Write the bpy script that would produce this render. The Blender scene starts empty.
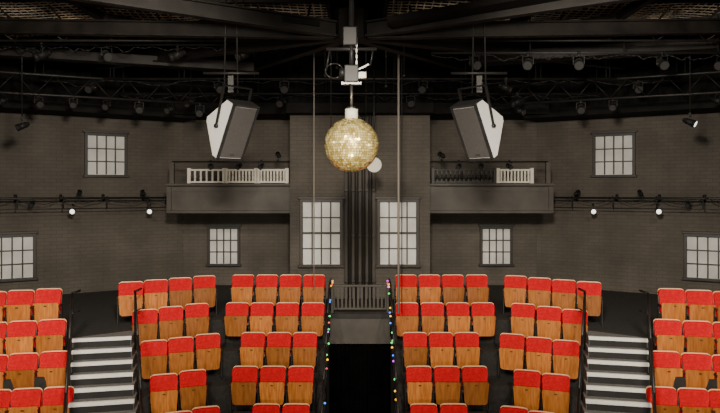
import bpy, bmesh, math, random
from mathutils import Vector, Matrix
random.seed(7)
F=650.0; CZ=6.0; HY=190.0
def W(px,py,d):
    return Vector(((px-360)*d/F, d, CZ-(py-HY)*d/F))
# ---------------------------------------------------------------- materials
def mat(name,col,rough=0.6,metal=0.0,var=0.0,scale=8.0,bump=0.0,emit=None,es=0.0,spec=0.5):
    m=bpy.data.materials.new(name); m.use_nodes=True
    nt=m.node_tree; b=nt.nodes['Principled BSDF']
    b.inputs['Base Color'].default_value=(*col,1); b.inputs['Roughness'].default_value=rough
    b.inputs['Metallic'].default_value=metal; b.inputs['Specular IOR Level'].default_value=spec
    if emit:
        b.inputs['Emission Color'].default_value=(*emit,1); b.inputs['Emission Strength'].default_value=es
    if var>0 or bump>0:
        tc=nt.nodes.new('ShaderNodeTexCoord'); n=nt.nodes.new('ShaderNodeTexNoise')
        n.inputs['Scale'].default_value=scale; n.inputs['Detail'].default_value=5
        nt.links.new(tc.outputs['Object'],n.inputs['Vector'])
        if var>0:
            r=nt.nodes.new('ShaderNodeValToRGB')
            r.color_ramp.elements[0].position=0.3; r.color_ramp.elements[1].position=0.7
            r.color_ramp.elements[0].color=(*[c*(1-var) for c in col],1)
            r.color_ramp.elements[1].color=(*[min(1,c*(1+var)) for c in col],1)
            nt.links.new(n.outputs['Fac'],r.inputs['Fac']); nt.links.new(r.outputs['Color'],b.inputs['Base Color'])
        if bump>0:
            bp=nt.nodes.new('ShaderNodeBump'); bp.inputs['Strength'].default_value=bump; bp.inputs['Distance'].default_value=0.02
            nt.links.new(n.outputs['Fac'],bp.inputs['Height']); nt.links.new(bp.outputs['Normal'],b.inputs['Normal'])
    return m
def brick_mat():
    m=bpy.data.materials.new('painted_brick'); m.use_nodes=True; nt=m.node_tree; b=nt.nodes['Principled BSDF']
    tc=nt.nodes.new('ShaderNodeTexCoord'); s=nt.nodes.new('ShaderNodeSeparateXYZ'); c=nt.nodes.new('ShaderNodeCombineXYZ')
    nt.links.new(tc.outputs['Object'],s.inputs[0]); nt.links.new(s.outputs['X'],c.inputs['X']); nt.links.new(s.outputs['Z'],c.inputs['Y'])
    br=nt.nodes.new('ShaderNodeTexBrick'); br.inputs['Scale'].default_value=1.0
    br.inputs['Brick Width'].default_value=0.3; br.inputs['Row Height'].default_value=0.1; br.inputs['Mortar Size'].default_value=0.008
    br.inputs['Color1'].default_value=(0.108,0.092,0.073,1); br.inputs['Color2'].default_value=(0.096,0.082,0.065,1); br.inputs['Mortar'].default_value=(0.076,0.065,0.052,1)
    nt.links.new(c.outputs[0],br.inputs['Vector'])
    n=nt.nodes.new('ShaderNodeTexNoise'); n.inputs['Scale'].default_value=0.8; n.inputs['Detail'].default_value=7
    nt.links.new(tc.outputs['Object'],n.inputs['Vector'])
    r=nt.nodes.new('ShaderNodeValToRGB'); r.color_ramp.elements[0].position=0.3; r.color_ramp.elements[0].color=(0.65,0.65,0.65,1); r.color_ramp.elements[1].position=0.75; r.color_ramp.elements[1].color=(1.25,1.25,1.25,1)
    nt.links.new(n.outputs['Fac'],r.inputs['Fac'])
    mx=nt.nodes.new('ShaderNodeMix'); mx.data_type='RGBA'; mx.blend_type='MULTIPLY'; mx.inputs[0].default_value=1
    nt.links.new(br.outputs['Color'],mx.inputs[6]); nt.links.new(r.outputs['Color'],mx.inputs[7]); nt.links.new(mx.outputs[2],b.inputs['Base Color'])
    bp=nt.nodes.new('ShaderNodeBump'); bp.inputs['Strength'].default_value=0.35; bp.inputs['Distance'].default_value=0.008
    nt.links.new(br.outputs['Fac'],bp.inputs['Height']); bp.invert=True; nt.links.new(bp.outputs['Normal'],b.inputs['Normal'])
    b.inputs['Roughness'].default_value=0.75
    return m
def wood_mat():
    m=bpy.data.materials.new('seat_plywood'); m.use_nodes=True; nt=m.node_tree; b=nt.nodes['Principled BSDF']
    tc=nt.nodes.new('ShaderNodeTexCoord'); mp=nt.nodes.new('ShaderNodeMapping'); mp.inputs['Scale'].default_value=(10,4,1.2)
    oi=nt.nodes.new('ShaderNodeObjectInfo'); ad=nt.nodes.new('ShaderNodeVectorMath'); ad.operation='ADD'
    ml=nt.nodes.new('ShaderNodeMath'); ml.operation='MULTIPLY'; ml.inputs[1].default_value=37
    nt.links.new(oi.outputs['Random'],ml.inputs[0]); nt.links.new(tc.outputs['Object'],ad.inputs[0]); nt.links.new(ml.outputs[0],ad.inputs[1])
    nt.links.new(ad.outputs[0],mp.inputs['Vector'])
    n=nt.nodes.new('ShaderNodeTexNoise'); n.inputs['Scale'].default_value=3; n.inputs['Detail'].default_value=4; n.inputs['Distortion'].default_value=0.4
    nt.links.new(mp.outputs[0],n.inputs['Vector'])
    r=nt.nodes.new('ShaderNodeValToRGB'); r.color_ramp.elements[0].position=0.3; r.color_ramp.elements[1].position=0.7
    r.color_ramp.elements[0].color=(0.37,0.105,0.016,1); r.color_ramp.elements[1].color=(0.62,0.225,0.045,1)
    nt.links.new(n.outputs['Fac'],r.inputs['Fac'])
    hs=nt.nodes.new('ShaderNodeHueSaturation'); mr=nt.nodes.new('ShaderNodeMapRange'); mr.inputs[3].default_value=0.55; mr.inputs[4].default_value=1.15
    nt.links.new(oi.outputs['Random'],mr.inputs[0]); nt.links.new(mr.outputs[0],hs.inputs['Value']); nt.links.new(r.outputs['Color'],hs.inputs['Color'])
    nt.links.new(hs.outputs[0],b.inputs['Base Color']); b.inputs['Roughness'].default_value=0.42
    return m
def ball_mat():
    m=bpy.data.materials.new('gold_mirror_tiles'); m.use_nodes=True; nt=m.node_tree; b=nt.nodes['Principled BSDF']
    g=nt.nodes.new('ShaderNodeNewGeometry')
    r=nt.nodes.new('ShaderNodeValToRGB'); r.color_ramp.elements[0].color=(0.5,0.34,0.07,1); r.color_ramp.elements[1].color=(1.0,0.88,0.42,1)
    nt.links.new(g.outputs['Random Per Island'],r.inputs['Fac']); nt.links.new(r.outputs['Color'],b.inputs['Base Color'])
    b.inputs['Metallic'].default_value=0.6; b.inputs['Roughness'].default_value=0.22
    return m
M={}
M['brick']=brick_mat(); M['wood']=wood_mat(); M['ball']=ball_mat()
M['red']=mat('red_upholstery',(0.53,0.008,0.014),0.9,var=0.2,scale=25,bump=0.2,spec=0.1)
M['cream']=mat('plywood_edge',(0.78,0.50,0.27),0.5)
M['blackmetal']=mat('black_metal',(0.02,0.019,0.018),0.5,0.3,var=0.3,scale=6)
M['lantern']=mat('lantern_black',(0.011,0.0105,0.010),0.6,0.1,var=0.3,scale=6,spec=0.3)
M['black']=mat('black_paint',(0.012,0.011,0.011),0.7,var=0.4,scale=4)
M['ceil']=mat('black_ceiling',(0.009,0.008,0.0075),0.8,var=0.5,scale=2,spec=0.2)
M['vom_shade']=mat('vomitory_shade_black',(0.003,0.003,0.003),1.0,var=0.3,scale=3,spec=0.0)  # black standing in for the dark inside the vomitory
M['wall_dark']=mat('upper_wall_dark',(0.008,0.0075,0.007),0.9,var=0.6,scale=3,bump=0.5,spec=0.1)  # colour of the added sheets that black out the upper wall
M['steel']=mat('dark_steel',(0.015,0.0125,0.0105),0.55,0.2,var=0.5,scale=3,spec=0.3)
M['mesh']=mat('grid_wire',(0.6,0.5,0.38),0.5,0.1,var=0.6,scale=1.3)
M['greywood']=mat('painted_grey_timber',(0.064,0.055,0.045),0.6,var=0.2,scale=3,bump=0.1)
M['pipe']=mat('painted_riser_pipe',(0.04,0.034,0.028),0.5,var=0.2,scale=3)
M['darkframe']=mat('dark_window_frame',(0.03,0.026,0.022),0.5,var=0.2)
M['floor']=mat('stage_floor',(0.014,0.013,0.012),0.6,var=0.4,scale=3,bump=0.1)
M['riser']=mat('tier_carpet',(0.02,0.018,0.016),0.9,var=0.3,scale=12,bump=0.3)
M['step']=mat('grey_tread',(0.14,0.133,0.125),0.8,var=0.25,scale=18,bump=0.2)
M['white']=mat('white_nosing',(0.78,0.77,0.73),0.5,var=0.05,scale=20)
M['offwhite']=mat('off_white_paint',(0.62,0.58,0.50),0.5,var=0.1,scale=6)
M['pane']=mat('frosted_pane',(0.68,0.67,0.645),0.35,var=0.2,scale=1.6)
M['grille']=mat('speaker_grille',(0.075,0.071,0.067),0.5,0.1,var=0.2,scale=60,bump=0.4)
M['spkwhite']=mat('speaker_cabinet_white',(0.62,0.605,0.57),0.45,var=0.04)
M['lens']=mat('lit_lens',(1,1,1),0.3,emit=(1,0.95,0.85),es=2.0)
M['dimlens']=mat('glass_lens',(0.06,0.06,0.06),0.25,0.3)
M['rope']=mat('rope_grey',(0.24,0.215,0.18),0.8)
M['chrome']=mat('plated_metal',(0.16,0.15,0.135),0.4,0.8)
M['plate']=mat('brass_number_plate',(0.12,0.07,0.03),0.4,0.5)
LEDC=[(0.05,0.25,1),(0.05,0.9,0.15),(1,0.55,0.05),(1,0.05,0.05),(0.7,0.1,1)]
for i,c in enumerate(LEDC): M['led%d'%i]=mat('fairy_led_%d'%i,c,0.4,emit=c,es=1.6)
# ---------------------------------------------------------------- builder
class B:
    def __init__(s): s.bm=bmesh.new(); s.mats=[]
    def mi(s,k):
        if k not in s.mats: s.mats.append(k)
        return s.mats.index(k)
    def _fin(s,vs,k,smooth=False):
        i=s.mi(k); fs=set()
        for v in vs:
            for f in v.link_faces: fs.add(f)
        for f in fs: f.material_index=i; f.smooth=smooth
        return fs
    def box(s,c,size,k,R=None,bev=0):
        Mx=Matrix.Translation(Vector(c))@(R.to_4x4() if R else Matrix.Identity(4))@Matrix.Diagonal((*size,1))
        r=bmesh.ops.create_cube(s.bm,size=1,matrix=Mx); vs=r['verts']
        s._fin(vs,k)
        if bev>0:
            es=list({e for v in vs for e in v.link_edges})
            rr=bmesh.ops.bevel(s.bm,geom=es,offset=bev,segments=2,affect='EDGES',profile=0.5)
            for f in rr['faces']: f.material_index=s.mi(k)
    def bar(s,p0,p1,w,h,k):
        p0=Vector(p0);p1=Vector(p1);d=p1-p0
        R=d.to_track_quat('Y','Z').to_matrix()
        s.box((p0+p1)/2,(w,d.length,h),k,R)
    def cyl(s,p0,p1,r,k,seg=10,r2=None,caps=True,smooth=True):
        p0=Vector(p0);p1=Vector(p1);d=p1-p0
        R=d.to_track_quat('Z','Y').to_matrix().to_4x4()
        rr=bmesh.ops.create_cone(s.bm,cap_ends=caps,segments=seg,radius1=r,radius2=r if r2 is None else r2,depth=d.length,matrix=Matrix.Translation((p0+p1)/2)@R)
        fs=s._fin(rr['verts'],k,smooth)
        for f in fs:
            if len(f.verts)>4: f.smooth=False
    def sph(s,c,r,k,u=12,v=8):
        rr=bmesh.ops.create_uvsphere(s.bm,u_segments=u,v_segments=v,radius=r,matrix=Matrix.Translation(Vector(c)))
        s._fin(rr['verts'],k,True)
    def tube(s,pts,r,k,seg=8):
        for a,b in zip(pts,pts[1:]): s.cyl(a,b,r,k,seg)
        for p in pts[1:-1]: s.sph(p,r,k,8,6)
    def face(s,pts,k):
        vs=[s.bm.verts.new(Vector(p)) for p in pts]; f=s.bm.faces.new(vs); f.material_index=s.mi(k); return f
    def hexa(s,b4,t4,k):
        b=[s.bm.verts.new(Vector(p)) for p in b4]; t=[s.bm.verts.new(Vector(p)) for p in t4]
        i=s.mi(k); fs=[s.bm.faces.new(b[::-1]),s.bm.faces.new(t)]
        n=len(b)
        for j in range(n): fs.append(s.bm.faces.new((b[j],b[(j+1)%n],t[(j+1)%n],t[j])))
        for f in fs: f.material_index=i
        bmesh.ops.recalc_face_normals(s.bm,faces=fs); return fs
    def panel(s,w0,w1,z0,z1,rt,rb,th,yf,k,n=14):
        """rounded curved panel; w0 bottom width, w1 top width; yf(x,z)->front y; thickness th to +y"""
        cols=[]
        W0=max(w0,w1)/2
        for i in range(n+1):
            u=-math.cos(math.pi*i/n)
            x=u*W0
            def cut(r):
                e=W0-abs(x)
                return r-math.sqrt(max(0,r*r-(r-e)**2)) if e<r else 0
            za=z0+cut(rb); zb=z1-cut(rt)
            xa=x*w0/2/W0; xb=x*w1/2/W0
            row=[]
            for (xx,zz) in ((xa,za),(((xa+xb)/2),(za+zb)/2),(xb,zb)):
                row.append(s.bm.verts.new((xx,yf(xx,zz),zz)))
            for (xx,zz) in ((xb,zb),((xa+xb)/2,(za+zb)/2),(xa,za)):
                row.append(s.bm.verts.new((xx,yf(xx,zz)+th,zz)))
            cols.append(row)
        i=s.mi(k); fs=[]
        for a,b in zip(cols,cols[1:]):
            for j in range(6):
                fs.append(s.bm.faces.new((a[j],b[j],b[(j+1)%6],a[(j+1)%6])))
        for c in (cols[0],cols[-1]): fs.append(s.bm.faces.new(c))
        for f in fs: f.material_index=i
        bmesh.ops.recalc_face_normals(s.bm,faces=fs)
    def mesh(s,name):
        me=bpy.data.meshes.new(name); s.bm.to_mesh(me); s.bm.free()
        for k in s.mats: me.materials.append(M[k])
        return me
    def obj(s,name,loc=(0,0,0),rz=0,rx=0,ry=0):
        me=s.mesh(name); return place(me,name,loc,rz,rx,ry)
def place(me,name,loc=(0,0,0),rz=0,rx=0,ry=0):
    o=bpy.data.objects.new(name,me); o.location=loc; o.rotation_euler=(rx,ry,rz); bpy.context.collection.objects.link(o); return o

# ---------------------------------------------------------------- room shell
CEIL=10.8; HT=CEIL-0.01
def wall(name,a,b,z0=0,z1=CEIL,th=0.3,k='brick'):
    a=Vector((*a,0));b=Vector((*b,0));d=b-a; L=d.length
    bb=B(); bb.box((L/2,th/2,(z0+z1)/2),(L,th,z1-z0),k)
    return bb.obj(name,a,math.atan2(d.y,d.x))
TX=1.83; TY=17.0; BY=19.5; BX=5.3
SX,SY=13.0,19.5-(13.0-5.3)*0.61
wall('wall_back_left',(-BX,BY),(-TX,BY))
wall('wall_back_right',(TX,BY),(BX,BY))
wall('wall_angled_left',(-SX,SY),(-BX,BY))
wall('wall_angled_right',(BX,BY),(SX,SY))
wall('wall_left',(-SX,-4),(-SX,SY))
wall('wall_right',(SX,SY),(SX,-4))
wall('wall_front',(SX,-4),(-SX,-4))
bb=B(); bb.box((0,7.6,-0.1),(26.6,24.4,0.2),'floor'); bb.obj('floor')
bb=B(); bb.box((0,7.6,CEIL+0.1),(26.6,24.4,0.2),'ceil'); bb.obj('ceiling')
bb=B()
gx0,gx1=-0.42,0.42
bb.box(((-TX+gx0)/2,TY+1.25,CEIL/2),(gx0+TX,2.5,CEIL),'brick')
bb.box(((TX+gx1)/2,TY+1.25,CEIL/2),(TX-gx1,2.5,CEIL),'brick')
bb.box((0,TY+1.35,CEIL/2),(0.84,2.3,CEIL),'greywood')
bb.obj('wall_tower')
bb=B()
for x in (-0.27,-0.09,0.09,0.27):
    bb.cyl((x,TY+0.07,3.15),(x,TY+0.07,HT),0.05,'pipe',12)
for z in (3.6,4.8,6.0,7.2): bb.box((0,TY+0.1,z),(0.8,0.05,0.05),'pipe')
bb.obj('riser_pipes')
# gantry soffit with black sheets added above it to darken the upper wall
bb=B(); dr=B()
def sof(a,b,off,z0,z1,gap=0.02):
    a=Vector((*a,0));b=Vector((*b,0));d=(b-a).normalized(); n=Vector((d.y,-d.x,0))
    b4=[a+n*off,b+n*off,b+n*gap,a+n*gap]
    bb.hexa([p+Vector((0,0,z0)) for p in b4],[p+Vector((0,0,z1)) for p in b4],'ceil')
    N=int((b-a).length*14); prev=None
    for i in range(N+1):
        q=a.lerp(b,i/N)+n*(off-0.1+0.035*math.sin(i*1.3)+0.02*math.sin(i*0.53))
        if prev is not None: dr.face([prev+Vector((0,0,z1)),q+Vector((0,0,z1)),q+Vector((0,0,HT)),prev+Vector((0,0,HT))],'wall_dark')
        prev=q
sof((-SX+0.8,SY+0.488),(-BX,BY),1.3,8.02,8.25); sof((BX,BY),(SX-0.8,SY+0.488),1.3,8.02,8.25)
sof((-5.2,BY),(-1.86,BY),1.6,8.1,8.4); sof((1.86,BY),(5.2,BY),1.6,8.1,8.4)
sof((-1.86,TY-0.01),(1.86,TY-0.01),0.6,7.95,8.2)
bb.obj('perimeter_gantry'); dr.obj('upper_wall_dark_sheets')
# ---------------------------------------------------------------- windows
def window(idx,cx,cy,z,w,h,nx,ny,rz):
    b=B(); f=0.08
    b.box((0,-0.012,0),(w-2*f+0.02,0.02,h-2*f+0.02),'pane')
    for sx in (-1,1): b.box((sx*(w/2-f/2),-0.045,0),(f,0.09,h),'darkframe',bev=0.008)
    b.box((0,-0.045,h/2-f/2),(w,0.1,f),'darkframe',bev=0.008); b.box((0,-0.06,-h/2+f/2-0.01),(w+0.08,0.13,f*0.8),'darkframe',bev=0.008)
    b.box((0,-0.055,h/2+0.03),(w+0.1,0.11,0.06),'darkframe',bev=0.008)
    iw=w-2*f; ih=h-2*f
    for i in range(1,nx): b.box((-iw/2+iw*i/nx,-0.032,0),(0.036,0.035,ih),'darkframe')
    for j in range(1,ny):
        t=0.055 if (ny==4 and j==2) else 0.032
        b.box((0,-0.03,-ih/2+ih*j/ny),(iw,0.04,t),'darkframe')
    return b.obj('window_%d'%idx,(cx,cy,z),rz)
def side_pt(px):
    k=abs(px-360)/F
    d=(BY+0.61*BX)/(1+0.61*k); return k*d,d
ang=math.atan(0.61)
n=1
for s in (-1,1):
    px0,px1=(300,343) if s<0 else (377,419)
    cx=((px0+px1)/2-360)*TY/F
    window(n,cx,TY,6-(233-190)*TY/F,(px1-px0)*TY/F,68*TY/F,4,4,0); n+=1
    window(n,s*136*BY/F,BY,4.32,0.98,1.2,4,3,0); n+=1
    for pxo,z in ((254,6.98),(348,4.22)):
        X,d=side_pt(360+pxo)
        window(n,s*X,d,z,1.14,1.24,4,3,-s*ang*1.0); n+=1
# ---------------------------------------------------------------- tiers and seats
ZT=[3.15,2.65,2.15,1.67,1.18,0.69,0.25]
DR=[6-(z+0.9) for z in ZT]
C=[([243,267,290.5,314],275),([237,262,287.5,313],303),([253,279,305],333),([245,273,301],367),([266,296],405)]
Bk=[([131,156,180.5,204.5],[282,280,278,276]),([145,171,197],[310,307,304]),([154,181,208],[341,338,334.5]),([164,193],[375,371]),([178,206],[413,408])]
A=[([-8,20,48],[292,290.5,289]),([-8,22,52],[323,321.5,320]),([-8,23,54],[356,354,352]),([-5,26,58],[391,389.5,388]),([-2,30,62],[432,430,428])]
yB=math.radians(18); yA=math.radians(8)
seats=[]; lines=[]
for k in range(5):
    dr=DR[k]; row=[]
    dC=dr*F/(C[k][1]-HY)
    cs=[((px-360)*dC/F,dC,0) for px in C[k][0]]
    bs=[]
    for px,t in zip(*Bk[k]):
        d=dr*F/(t-HY); bs.append(((px-360)*d/F,d,yB))
    as_=[]
    for px,t in zip(*A[k]):
        d=dr*F/(t-HY); as_.append(((px-360)*d/F,d,yA))
    a0=as_[-1]; a1=as_[0]; sl=(a0[1]-a1[1])/(a0[0]-a1[0])
    for j in (1,2,3): as_.insert(0,(a1[0]-0.56*j,a1[1]-sl*0.56*j,yA))
    for s in cs+bs+as_: seats.append((s[0],s[1],ZT[k],s[2]))
    off=0.6
    b0=bs[-1]; b1=bs[0]
    a1=as_[0]
    def o(p,y): return (p[0]+off*math.sin(y),p[1]-off*math.cos(y))
    pb0=o(b0,0.49); pb1=o(b1,0.49); pa0=o(a0,0.28); pa1=o(a1,0.28)
    L=[(-0.72,dC-off),(pb0[0]+0.55,dC-off),pb0,pb1,pa0,(-SX+0.001,pa1[1]-sl*(SX+pa1[0]))]
    lines.append(L)
for k in (5,6):
    L=[(x+ (0 if i in(0,5) else 0.12),y-0.78) for i,(x,y) in enumerate(lines[-1])]
    for (x,y,z,r) in [s for s in seats if s[2]==ZT[k-1]]:
        seats.append((x+0.1*(r>0)-0.0,y-0.78,ZT[k],r))
    lines.append(L)
for s in (-1,1):
    bb=B()
    for k in range(1,7):
        L=lines[k]
        for i in range(5):
            p,q=L[i],L[i+1]
            back=[lines[k-1][i],lines[k-1][i+1]]
            pts=[p,q,back[1],back[0]]
            pts=[(-x if s>0 else x,y) for x,y in pts]
            bb.hexa([(x,y,0) for x,y in pts],[(x,y,ZT[k]) for x,y in pts],'riser')
    L=lines[0]
    poly=[*L,(-SX+0.001,SY),(-BX,BY-0.001),(-TX-0.001,BY-0.001),(-TX-0.001,TY-0.001),(-0.72,TY-0.001)]
    poly=[(-x if s>0 else x,y) for x,y in poly]
    bb.hexa([(x,y,0) for x,y in poly],[(x,y,ZT[0]) for x,y in poly],'riser')
    bb.obj('seating_tier')
bb=B(); bb.box((0,(15.0+TY)/2,2.8),(1.43,TY-15.0-0.002,0.698),'greywood')
bb.box((0,14.98,3.1),(1.43,0.04,0.1),'blackmetal'); bb.obj('vomitory_header')
bb=B(); prev=None
for i in range(31):
    q=Vector((-0.7+1.4*i/30,15.12+0.03*math.sin(i*1.7),0.01))
    if prev is not None: bb.face([prev,q,q+Vector((0,0,2.43)),prev+Vector((0,0,2.43))],'vom_shade')
    prev=q
bb.obj('vomitory_shade_sheet')  # added black sheet painting the darkness of the tunnel mouth
def seat_mesh():
    b=B()
    rec=lambda z:(z-0.45)*0.12
    b.panel(0.475,0.496,0.40,0.902,0.06,0.03,0.022,lambda x,z:rec(z)-0.4*x*x+0.03,'cream')
    b.panel(0.468,0.498,0.42,0.885,0.055,0.03,0.055,lambda x,z:rec(z)-0.4*x*x-0.026,'red')
    g=lambda x,z:-0.17+(0.66-z)*0.06+0.3*x*x
    b.panel(0.42,0.46,0.24,0.635,0.04,0.05,0.075,lambda x,z:g(x,z)+0.024,'red')
    b.panel(0.445,0.488,0.21,0.648,0.035,0.06,0.022,g,'wood')
    b.box((0,g(0,0.6)-0.003,0.59),(0.05,0.006,0.022),'plate')
    for sx in (-1,1):
        x=sx*0.262
        b.box((x,-0.02,0.30),(0.018,0.07,0.60),'blackmetal')
        b.box((x,-0.05,0.012),(0.022,0.3,0.024),'blackmetal',bev=0.004)
        b.box((x,-0.09,0.595),(0.024,0.22,0.03),'blackmetal',bev=0.008)
        b.cyl((x,-0.06,0.42),(sx*0.2,-0.06,0.42),0.02,'blackmetal',8)
        b.bar((x,-0.02,0.5),(sx*0.235,0.03,0.75),0.012,0.04,'blackmetal')
    return b.mesh('theatre_seat')
sm=seat_mesh()
for (x,y,z,r) in seats:
    for s in (-1,1):
        o_=place(sm,'theatre_seat',(x if s<0 else -x,y,z),(r if s<0 else -r))
        o_.rotation_euler[2]+=random.uniform(-0.02,0.02)
# ---------------------------------------------------------------- stairs
for s in (-1,1):
    bb=B(); ya=math.radians(12)
    R=Matrix.Rotation(ya*(1 if s<0 else -1),3,'Z')
    P=[]
    for k in range(18):
        z=3.15-0.163*k
        if z<0.1: break
        d=12.5-0.255*k; X=4.96-0.10*k
        c=Vector((s*X,d,z)); P.append(c)
        def loc(v): return c+R@Vector(v)
        bb.box(loc((0,0.42,-0.082)),(1.06,0.84,0.16),'step',R)
        bb.box(loc((0,0.0,-0.026)),(1.07,0.03,0.05),'white',R)
        bb.box(loc((0,0.03,0.003)),(1.07,0.06,0.012),'white',R)
        bb.box(loc((0,-0.002,-0.11)),(1.04,0.02,0.11),'black',R)
        if z>1.2: bb.box(loc((0,0.5,-0.6)),(1.02,0.8,0.95),'black',R)
    bb.obj('aisle_stairs')
    for e in (-1,1):
        bb=B(); off=R@Vector((e*0.58,0.2,0))
        top=[]
        for k in range(0,len(P),4):
            p=P[k]+off; q=p+Vector((0,0,0.85)); bb.cyl(p+Vector((0,0,-0.3)),q,0.02,'blackmetal'); top.append(q)
        top.insert(0,top[0]+Vector((0,0.35,0)))
        bb.tube(top,0.022,'blackmetal'); bb.tube([t-Vector((0,0,0.4)) for t in top],0.014,'blackmetal')
        bb.obj('stair_handrail')
# ---------------------------------------------------------------- vomitory railings with fairy lights
for s in (-1,1):
    bb=B(); pts=[]
    for k in range(7):
        y=lines[k][0][1]+0.35; x=s*0.69; z=ZT[k]
        bb.cyl((x,y,z-0.45),(x,y,z+0.72),0.018,'blackmetal'); pts.append(Vector((x,y,z+0.72)))
    pts.insert(0,pts[0]+Vector((0,0.6,0.05)))
    bb.cyl(pts[0]-Vector((0,0,0.75)),pts[0],0.018,'blackmetal')
    bb.tube(pts,0.02,'blackmetal'); bb.tube([p-Vector((0,0,0.36)) for p in pts],0.013,'blackmetal')
    bb.obj('guard_rail')
    bb=B(); last=None
    for a,b in zip(pts,pts[1:]):
        for i in range(6):
            t=i/6; p=a.lerp(b,t)+Vector((random.uniform(-0.015,0.015)-s*0.035,0,-0.04-0.1*math.sin(math.pi*t)*random.random()))
            if last: bb.cyl(last,p,0.005,'black',5)
            if random.random()<0.5:
                bb.sph(p+Vector((0,-0.01,-0.015)),0.022,'led%d'%random.choice([0,0,1,1,2,2,3,4]),8,6)
            last=p
    bb.obj('fairy_lights')
bb=B(); y=15.08
bb.box((0,y,3.78),(1.3,0.09,0.05),'greywood',bev=0.01); bb.box((0,y,3.25),(1.3,0.07,0.05),'greywood',bev=0.01)
for i in range(14): bb.box((-0.6+i*1.2/13,y,3.5),(0.04,0.035,0.5),'greywood')
for x in(-0.64,0.64): bb.box((x,y,3.48),(0.06,0.09,0.66),'greywood',bev=0.01)
bb.obj('slatted_balustrade')
# ---------------------------------------------------------------- balconies
for s in (-1,1):
    bb=B(); yf=17.3
    x0,x1=1.84,193*yf/F
    cx=(x0+x1)/2; w=x1-x0
    zt=6-(185-190)*yf/F; zb=6-(213-190)*yf/F
    bb.box((s*cx,yf+0.06,(zt+zb)/2),(w,0.12,zt-zb),'greywood',bev=0.01)
    bb.box((s*cx,yf+1.14,zb+0.12),(w,2.1,0.18),'greywood')
    bb.box((s*(x1-0.05),yf+1.0,(zt+zb)/2),(0.1,1.9,zt-zb),'greywood')
    bb.box((s*cx,yf-0.03,zt+0.01),(w,0.24,0.07),'greywood',bev=0.015)
    bb.box((s*cx,yf-0.02,zb+0.03),(w,0.14,0.08),'greywood',bev=0.015)
    bb.box((s*cx,yf-0.01,zt-0.16),(w,0.04,0.03),'greywood')
    for x in (x0+0.08,x1-0.06): 
        bb.box((s*x,yf-0.015,(zt+zb)/2),(0.12,0.06,zt-zb-0.08),'greywood')
    bb.box((s*(x1-0.12),yf+0.05,zt+0.3),(0.12,0.12,0.62),'greywood',bev=0.01)
    bb.cyl((s*(x1-0.12),yf+0.05,zt+0.62),(s*x0,yf+0.05,zt+0.62),0.02,'blackmetal')
    bb.obj('balcony')
    bb=B(); z0=zt+0.06; z1=zt+0.40
    def rail(pa,pb,k,nb):
        xa=s*abs(pa-360)*yf/F; xb=s*abs(pb-360)*yf/F
        bb.box(((xa+xb)/2,yf+0.02,z1),(abs(xb-xa),0.07,0.05),k,bev=0.01); bb.box(((xa+xb)/2,yf+0.02,z0+0.02),(abs(xb-xa),0.06,0.04),k)
        for i in range(nb+1):
            x=xa+(xb-xa)*i/nb
            t=0.045
            bb.box((x,yf+0.02,(z0+z1)/2),(t,0.03,z1-z0),k)
            bb.cyl((x,yf+0.02,z0+0.1),(x,yf+0.02,z0+0.22),0.035,k,8,r2=0.022)
        for x in (xa,xb): bb.box((x,yf+0.02,(z0+z1)/2+0.01),(0.09,0.08,z1-z0+0.08),k,bev=0.008)
    if s<0: rail(189,224,'offwhite',6); rail(226,256,'offwhite',9); rail(258,287,'offwhite',9)
    else: rail(433,495,'blackmetal',14); rail(498,532,'offwhite',10)
    bb.obj('balcony_balustrade')
# ---------------------------------------------------------------- lanterns
def lantern_mesh(lit):
    b=B(); K='lantern'
    b.cyl((-0.03,0,0),(0.03,0,0),0.045,K); b.box((0,0,-0.05),(0.04,0.05,0.07),K)
    c=Vector((0,0,-0.25))
    for sx in(-1,1): b.bar((sx*0.12,0,-0.08),(sx*0.12,0,-0.27),0.02,0.012,K)
    b.box((0,0,-0.08),(0.26,0.03,0.012),K)
    d=Vector((0,-math.cos(0.45),-math.sin(0.45)))
    b.cyl(c-d*0.16,c+d*0.10,0.075,K,14,r2=0.105); b.cyl(c+d*0.10,c+d*0.17,0.11,K,14)
    b.sph(c-d*0.16,0.075,K); b.cyl(c+d*0.168,c+d*0.176,0.095,'lens' if lit else 'dimlens',14)
    for i in range(3): b.cyl(c-d*(0.12-0.05*i),c-d*(0.105-0.05*i),0.1,K,14)
    b.cyl((-0.13,0,-0.25),(0.13,0,-0.25),0.012,'chrome',6)
    return b.mesh('stage_lantern')
LM=lantern_mesh(False); LL=lantern_mesh(True)
def globe_mesh():
    b=B(); b.cyl((0,0,0.2),(0,0,0.06),0.012,'blackmetal'); b.cyl((-0.03,0,0.2),(0.03,0,0.2),0.04,'blackmetal')
    b.cyl((0,0.06,0),(0,-0.05,-0.02),0.075,'blackmetal',14,r2=0.1); b.sph((0,-0.055,-0.02),0.08,'lens'); return b.mesh('wall_spotlight')
GM=globe_mesh()
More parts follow.
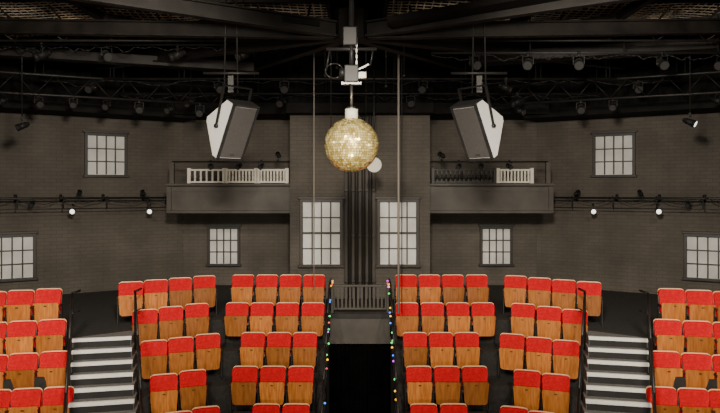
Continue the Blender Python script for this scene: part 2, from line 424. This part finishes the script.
for s in (-1,1):
    bb=B()
    p=[]
    for X in (5.05,12.5):
        d=BY-0.61*(X-BX)-0.75; p.append(Vector((s*X,d,5.78)))
    bb.cyl(p[0],p[1],0.028,'blackmetal'); bb.cyl(p[0]+Vector((0,0,-0.28)),p[1]+Vector((0,0,-0.28)),0.012,'blackmetal')
    for i in range(1,8):
        q=p[0].lerp(p[1],i/8); nrm=Vector((s*math.sin(ang),math.cos(ang),0))
        bb.cyl(q,q+nrm*0.62,0.018,'blackmetal'); bb.cyl(q+nrm*0.6-Vector((0,0,0.1)),q+nrm*0.6+Vector((0,0,0.1)),0.04,'blackmetal')
        bb.cyl(q+Vector((0,0,-0.28)),q+Vector((0,0,0.06)),0.014,'blackmetal')
    prev=None
    for i in range(60):
        q=p[0].lerp(p[1],i/59)+Vector((0,-0.03,0.03-0.16*abs(math.sin(i*0.42))-0.05*random.random()))
        if prev: bb.cyl(prev,q,0.01,'black',5)
        prev=q
    bb.obj('lighting_bar')
    for t in (0.06,0.14,0.33,0.46,0.6,0.8):
        q=p[0].lerp(p[1],t); up=t in(0.14,0.33,0.6)
        o_=place(LM,'stage_lantern',q+Vector((0,0,0.0)),s*-ang+random.uniform(-.5,.5),math.radians(180) if up else 0); o_.scale=(0.55,)*3
for px in (73,150,593,658):
    X,d=side_pt(360+abs(px-360)); d-=0.85
    q=W(px,211,d); place(GM,'wall_spotlight',q,0).scale=(0.8,)*3
for s in (-1,1):
    bb=B(); a=Vector((s*3.0,16.6,8.15)); c=Vector((s*11.6,12.6,8.15))
    bb.cyl(a,c,0.03,'blackmetal'); bb.cyl(a+Vector((0,0,0.45)),c+Vector((0,0,0.45)),0.03,'blackmetal')
    for i in range(24):
        q0=a.lerp(c,i/24); q1=a.lerp(c,(i+1)/24); bb.cyl(q0+Vector((0,0,0.45*(i%2))),q1+Vector((0,0,0.45*((i+1)%2))),0.014,'steel',6)
    for i in range(0,25,4):
        q=a.lerp(c,i/24); bb.cyl(q+Vector((0,0,0.45)),(q.x,q.y,HT),0.015,'blackmetal',6)
    bb.obj('lighting_truss')
    for i in range(13):
        q=a.lerp(c,(i+0.5)/13.2)
        if random.random()<0.75: place(LM,'stage_lantern',q,random.uniform(-1.2,1.2),0).scale=(random.uniform(0.65,0.85),)*3
    yb=17.5
    for px in (212,240,262,279):
        X=(360-px)*yb/F; o_=place(LM,'stage_lantern',(s*X,yb-0.15,6.78),random.uniform(-.6,.6),math.pi if px%2 else 0); o_.scale=(0.6,)*3
# ---------------------------------------------------------------- ceiling structure
HUB=Vector((-0.15,11.3,8.75))
bb=B()
bb.cyl(HUB+Vector((0,0,-0.15)),HUB+Vector((0,0,0.35)),0.3,'steel',8,smooth=False)
ends=[(-9,9.2,9.55),(9,9.2,9.55),(-9,12.6,9.2),(9,12.6,9.2),(-6.5,16,9.1),(6.5,16,9.1),(-3.4,17.2,9.1),(3.4,17.2,9.1),(0,16.2,9.0)]
def ibeam(b,p,q,w,h,k):
    p=Vector(p);q=Vector(q)
    R=(q-p).to_track_quat('Y','Z').to_matrix(); up=R@Vector((0,0,1))
    b.bar(p+up*h/2,q+up*h/2,w,0.03,k); b.bar(p-up*h/2,q-up*h/2,w,0.03,k); b.bar(p,q,0.025,h,k)
    b.cyl((q.x,q.y,q.z),(q.x,q.y,HT),0.03,k,6)
for e in ends: ibeam(bb,HUB,e,0.18,0.24,'steel')
for rx,ry,z in ((5.2,3.6,9.3),(8.5,4.6,9.5)):
    N=10; pp=[]
    for i in range(N): 
        t=2*math.pi*(i+0.5)/N; pp.append(Vector((rx*math.cos(t),11.3+ry*math.sin(t),z)))
    for i in range(N): bb.bar(pp[i],pp[(i+1)%N],0.12,0.16,'steel')
for s in (-1,1):
    for i in range(9):
        x=s*(0.9+i*0.95); bb.cyl((x,11.8,9.35),(x+s*0.7,16.2,9.0),0.022,'steel',6)
        bb.cyl((x,12.4,8.85),(x+s*0.55,12.4,9.2),0.013,'steel',6); bb.cyl((x+s*0.55,12.4,9.2),(x+s*0.95,12.4,8.85),0.013,'steel',6)
    bb.cyl((s*0.9,12.4,8.85),(s*9.4,12.4,8.85),0.025,'steel',8); bb.cyl((s*0.9,12.4,9.2),(s*9.4,12.4,9.2),0.025,'steel',8)
    for y in (13.6,15.8): bb.bar((s*0.6,y,9.3),(s*8.6,y-0.4,9.35),0.06,0.10,'steel')
bb.obj('roof_steelwork')
bb=B()
bb.bar((0.5,10.9,8.8),(6.5,9.6,9.5),0.5,0.1,'ceil'); bb.bar((-0.7,11.2,8.85),(-6.5,10.6,9.3),0.25,0.1,'ceil')
bb.bar((2.5,14.5,8.9),(9,12.9,9.0),0.5,0.22,'steel'); bb.bar((-2.5,15.2,8.85),(-9.5,13.5,9.0),0.35,0.2,'steel')
bb.obj('ventilation_duct')
def grid(name,x0,x1,y0,y1,z,st):
    b=B(); nx=int((x1-x0)/st); ny=int((y1-y0)/st)
    h=lambda x,y:z+0.03*math.sin(x*2.1+y)+0.03*math.sin(y*2.7)
    for i in range(nx+1):
        x=x0+i*st; 
        for j in range(ny):
            y=y0+j*st; a=h(x,y); c=h(x,y+st)
            b.face([(x-0.013,y,a),(x+0.013,y,a),(x+0.013,y+st,c),(x-0.013,y+st,c)],'mesh')
    for j in range(ny+1):
        y=y0+j*st
        for i in range(nx):
            x=x0+i*st; a=h(x,y); c=h(x+st,y)
            b.face([(x,y,a-0.01),(x+st,y,c-0.01),(x+st,y,c+0.01),(x,y,a+0.01)],'mesh')
    x1=x0+nx*st; y1=y0+ny*st
    for a,c in (((x0,y0,z),(x1,y0,z)),((x1,y0,z),(x1,y1,z)),((x1,y1,z),(x0,y1,z)),((x0,y1,z),(x0,y0,z))): b.bar(a,c,0.07,0.09,'steel')
    for a in ((x0,y0),(x1,y0),(x0,y1),(x1,y1)): b.cyl((*a,z),(*a,HT),0.02,'steel',6)
    b.obj(name)
grid('wire_grid_deck',-8.0,-3.2,11.9,14.9,9.5,0.15)
grid('wire_grid_deck',-3.0,-0.5,12.0,15.6,9.5,0.15)
grid('wire_grid_deck',0.5,3.2,12.0,15.6,9.55,0.15)
grid('wire_grid_deck',3.5,8.0,12.4,14.6,9.62,0.15)
for (x0,x1,y,z,nl) in ((-9,-1.2,13.2,8.95,5),(1.4,9.0,12.8,8.7,6),(-7.5,7.5,15.2,8.6,6),(-6,6,16.2,8.4,4)):
    bb=B(); bb.cyl((x0,y,z),(x1,y,z),0.027,'blackmetal'); m=int((x1-x0)/1.6)
    for i in range(m+1):
        x=x0+0.1+(x1-x0-0.2)*i/m; bb.cyl((x,y,z),(x,y,HT),0.014,'blackmetal',6)
    prev=None
    for i in range(70):
        q=Vector((x0+(x1-x0)*i/69,y+0.03,z-0.03-0.15*abs(math.sin(i*0.37))*random.random()))
        if prev: bb.cyl(prev,q,0.011,'black',5)
        prev=q
    bb.obj('lighting_bar')
    for i in range(nl):
        x=x0+(x1-x0)*(i+random.uniform(0.2,0.8))/nl
        if abs(x)<0.6: continue
        place(LM,'stage_lantern',(x,y,z),random.uniform(-1.5,1.5)).scale=(0.85,)*3
for px,py,d in ((690,114,14.0),(22,118,14.0)):
    p=W(px,py,d); place(LM if px<360 else LL,'stage_lantern',p,0.9 if px>360 else -0.9).scale=(0.7,)*3
    bb=B(); bb.cyl(p+Vector((0,0,0.02)),(p.x,p.y,HT),0.012,'blackmetal',6); bb.obj('hanging_bracket')
# ---------------------------------------------------------------- mirror ball
BC=W(351.5,145,9.0); BR=0.376
bb=B(); bb.sph(BC,BR-0.006,'plate',32,20)
rows=32
for i in range(rows):
    th=math.pi*(i+0.5)/rows; rr=BR*math.sin(th); n_=max(4,int(2*math.pi*rr/(math.pi*BR/rows)))
    hs=math.pi*BR/rows*0.43
    for j in range(n_):
        ph=2*math.pi*(j+0.5*(i%2))/n_
        nrm=Vector((math.sin(th)*math.cos(ph),math.sin(th)*math.sin(ph),math.cos(th)))
        jn=(nrm+Vector([random.gauss(0,0.05) for _ in range(3)])).normalized()
        t=Vector((0,0,1)).cross(jn).normalized(); u=jn.cross(t); c=BC+nrm*BR
        bb.face([c-t*hs-u*hs,c+t*hs-u*hs,c+t*hs+u*hs,c-t*hs+u*hs],'ball')
bb.cyl(BC+Vector((0,0,BR-0.02)),BC+Vector((0,0,BR+0.12)),0.09,'offwhite',16); bb.cyl(BC+Vector((0,0,BR+0.12)),BC+Vector((0,0,BR+0.15)),0.055,'chrome',12)
bb.cyl(BC+Vector((0,0,BR+0.15)),(BC.x,BC.y,7.45),0.02,'chrome',8)
bb.obj('mirror_ball')
bb=B(); c=Vector((BC.x,BC.y,7.60))
# motor body with gearbox, clamp, cable loop, hung from a truss spigot
bb.box(c,(0.2,0.2,0.24),'blackmetal',bev=0.015); bb.box(c+Vector((0,0,-0.13)),(0.28,0.14,0.03),'chrome')
bb.cyl(c+Vector((-0.17,0,0.02)),c+Vector((-0.08,0,0.02)),0.065,'blackmetal',14)
bb.box(c+Vector((0.15,-0.02,-0.02)),(0.12,0.1,0.1),'chrome',bev=0.01)
bb.cyl(c+Vector((0,0,0.1)),(c.x,c.y,8.1),0.035,'blackmetal'); bb.cyl((c.x-0.35,c.y,7.95),(c.x+0.35,c.y,7.95),0.027,'blackmetal')
bb.box((c.x-0.02,c.y,8.12),(0.2,0.16,0.26),'blackmetal',bev=0.015); bb.cyl((c.x,c.y,8.1),(c.x,c.y,HT),0.04,'blackmetal')
for i in range(10):
    z=7.72+i*0.04; bb.box((c.x+0.07,c.y-0.04,z),(0.024 if i%2 else 0.009,0.009 if i%2 else 0.024,0.045),'chrome')
prev=None
for i in range(25):
    t=i/24*2*math.pi; q=c+Vector((-0.24+0.12*math.cos(t),0.0,0.05+0.1*math.sin(t)))
    if prev: bb.cyl(prev,q,0.01,'chrome' if i%4==0 else 'blackmetal',5)
    prev=q
bb.cyl((c.x-0.3,c.y,7.95),c+Vector((-0.35,0,0.06)),0.012,'blackmetal'); bb.bar(c+Vector((0.08,0,0.06)),c+Vector((0.24,0,0.14)),0.03,0.025,'chrome')
bb.cyl((c.x+0.3,c.y,7.95),(c.x+0.26,c.y,7.72),0.012,'blackmetal')
bb.obj('mirror_ball_motor')
bb=B(); p=W(374,165,14); bb.cyl(p+Vector((0,-0.1,0)),p+Vector((0,0.12,0.03)),0.16,'offwhite',20,r2=0.12); bb.cyl(p+Vector((0,0,0.15)),(p.x,p.y,8.6),0.015,'blackmetal'); bb.obj('pendant_floodlight')
# ---------------------------------------------------------------- ropes
for px,r,k in ((314,0.012,'rope'),(398.5,0.024,'rope')):
    x=(px-360)*13.7/F
    bb=B(); bb.cyl((x,13.7,3.9 if px<360 else 3.4),(x,13.7,HT),r,k,8)
    if px>360: bb.cyl((x+0.07,13.7,3.4),(x+0.07,13.7,HT),0.01,'black',6)
    bb.obj('hanging_rope')
for px,zb in ((325,8.2),(337,8.35),(366,7.4),(404,8.2),(331,7.2),(386,8.0)):
    x=(px-360)*12.5/F; bb=B(); bb.cyl((x,12.5,zb),(x,12.5,HT),0.009,'blackmetal',6); bb.sph((x,12.5,zb),0.03,'blackmetal'); bb.obj('hanging_cable')
# ---------------------------------------------------------------- speakers: wedge cabinet
def speaker():
    b=B(); h=1.02; wf=0.54
    prof=[(0,0.51),(0.2,0.51),(0.60,0.02),(0.58,-0.06),(0.14,-0.51),(0,-0.51)]
    b.hexa([(-wf/2,y-0.25,z) for y,z in prof],[(wf/2,y-0.25,z) for y,z in prof],'spkwhite')
    yb=-0.25
    b.box((0,yb-0.012,0),(wf-0.07,0.03,h-0.08),'grille',bev=0.01)
    for sx in (-1,1): b.box((sx*(wf/2-0.012),yb-0.01,0),(0.035,0.05,h+0.02),'black')
    for sz in (-1,1): b.box((0,yb-0.01,sz*h/2),(wf+0.01,0.05,0.035),'black')
    b.box((0,yb-0.03,-h/2+0.1),(0.1,0.01,0.03),'chrome')
    b.box((0,yb+0.12,h/2+0.008),(wf,0.2,0.02),'black')
    for sx in(-1,1):
        b.bar((sx*0.295,0.0,0.0),(sx*0.295,0.12,h/2+0.2),0.02,0.05,'blackmetal')
        b.cyl((sx*0.32,0,0.0),(sx*0.26,0,0.0),0.035,'blackmetal',10)
    b.bar((-0.305,0.12,h/2+0.2),(0.305,0.12,h/2+0.2),0.05,0.02,'blackmetal')
    return b
for s in (-1,1):
    p=W(230 if s<0 else 480,127,11.5)
    o_=speaker().obj('loudspeaker',p)
    o_.rotation_mode='QUATERNION'
    o_.rotation_quaternion=(Matrix.Rotation(s*math.radians(-48),3,'Z')@Matrix.Rotation(math.radians(28),3,'X')).to_quaternion()
    bb=B(); q=p+Vector((0,0.1,0.72))
    for dx in (-0.12,0.12): bb.cyl((q.x+dx,q.y,q.z-0.1),(q.x+dx*0.6,q.y,HT),0.016,'blackmetal',6)
    bb.cyl((q.x-0.5,q.y,q.z+0.25),(q.x+0.5,q.y,q.z+0.25),0.026,'blackmetal'); bb.box((q.x,q.y,q.z+0.05),(0.1,0.08,0.3),'blackmetal')
    bb.obj('speaker_hanger')
# ---------------------------------------------------------------- lights
def spot(loc,target,e,ang_,col=(1,0.91,0.78),blend=1.0,r=0.3):
    l=bpy.data.lights.new('spot','SPOT'); l.energy=e; l.spot_size=math.radians(ang_); l.spot_blend=blend; l.color=col; l.shadow_soft_size=r
    o=bpy.data.objects.new('stage_and_fill_spot',l); o.location=loc
    o.rotation_euler=(Vector(target)-Vector(loc)).to_track_quat('-Z','Y').to_euler(); bpy.context.collection.objects.link(o)
WARM=(1,0.89,0.73)
spot((-3,3,9.5),(-2.5,13,2.5),2200,66,WARM); spot((3,3,9.5),(2.5,13,2.5),2200,66,WARM)
spot((-4,4,9.5),(-8,12.5,2.5),1500,60,WARM); spot((4,4,9.5),(8,12.5,2.5),1500,60,WARM)
for s in (-1,1):
    spot((s*2,1,4.2),(s*3.5,13,2.6),800,75,WARM,r=0.5)  # unseen low fill, added to brighten the wooden seat panels
    spot((s*1,4,7.9),(s*8.5,17,4.9),4100,64,r=0.35)
    spot((s*3.4,5,8.4),(s*4,13.0,9.6),800,50,WARM,r=0.5)  # unseen uplight, added so the ceiling mesh shows
    spot((s*1.2,3,5.0),(s*2.2,11.5,7.2),500,30,r=0.4)
spot((0,3,7.9),(0,17,4.8),3400,46,r=0.3)
spot((0,3,7.5),(BC.x,BC.y,BC.z),950,11,(1,0.9,0.62),0.6)  # this and the next two are unseen spots added to brighten the ball
spot((-0.5,5,3.0),(BC.x,BC.y,BC.z),750,14,(1,0.9,0.62),0.6)
spot((1.5,4,5.5),(BC.x,BC.y,BC.z),300,12,(1,0.9,0.62),0.6)
def pt(loc,e,r=0.3,col=(1,0.9,0.75)):
    l=bpy.data.lights.new('fill','POINT'); l.energy=e; l.shadow_soft_size=r; l.color=col
    o=bpy.data.objects.new('fill_point',l); o.location=loc; bpy.context.collection.objects.link(o)
pt((-5,8,6.6),50); pt((5,8,6.6),50); pt((0,4,7.6),60)  # unseen fill points added to lift the dark room
w=bpy.data.worlds.new('w'); bpy.context.scene.world=w; w.use_nodes=True
w.node_tree.nodes['Background'].inputs[0].default_value=(0.02,0.02,0.02,1)
# ---------------------------------------------------------------- camera
cd=bpy.data.cameras.new('cam'); cd.lens=F/720*36; cd.sensor_width=36; cd.shift_y=-(206.5-HY)/720
co=bpy.data.objects.new('camera',cd); co.location=(0,0,CZ); co.rotation_euler=(math.pi/2,0,0); bpy.context.collection.objects.link(co)
bpy.context.scene.camera=co
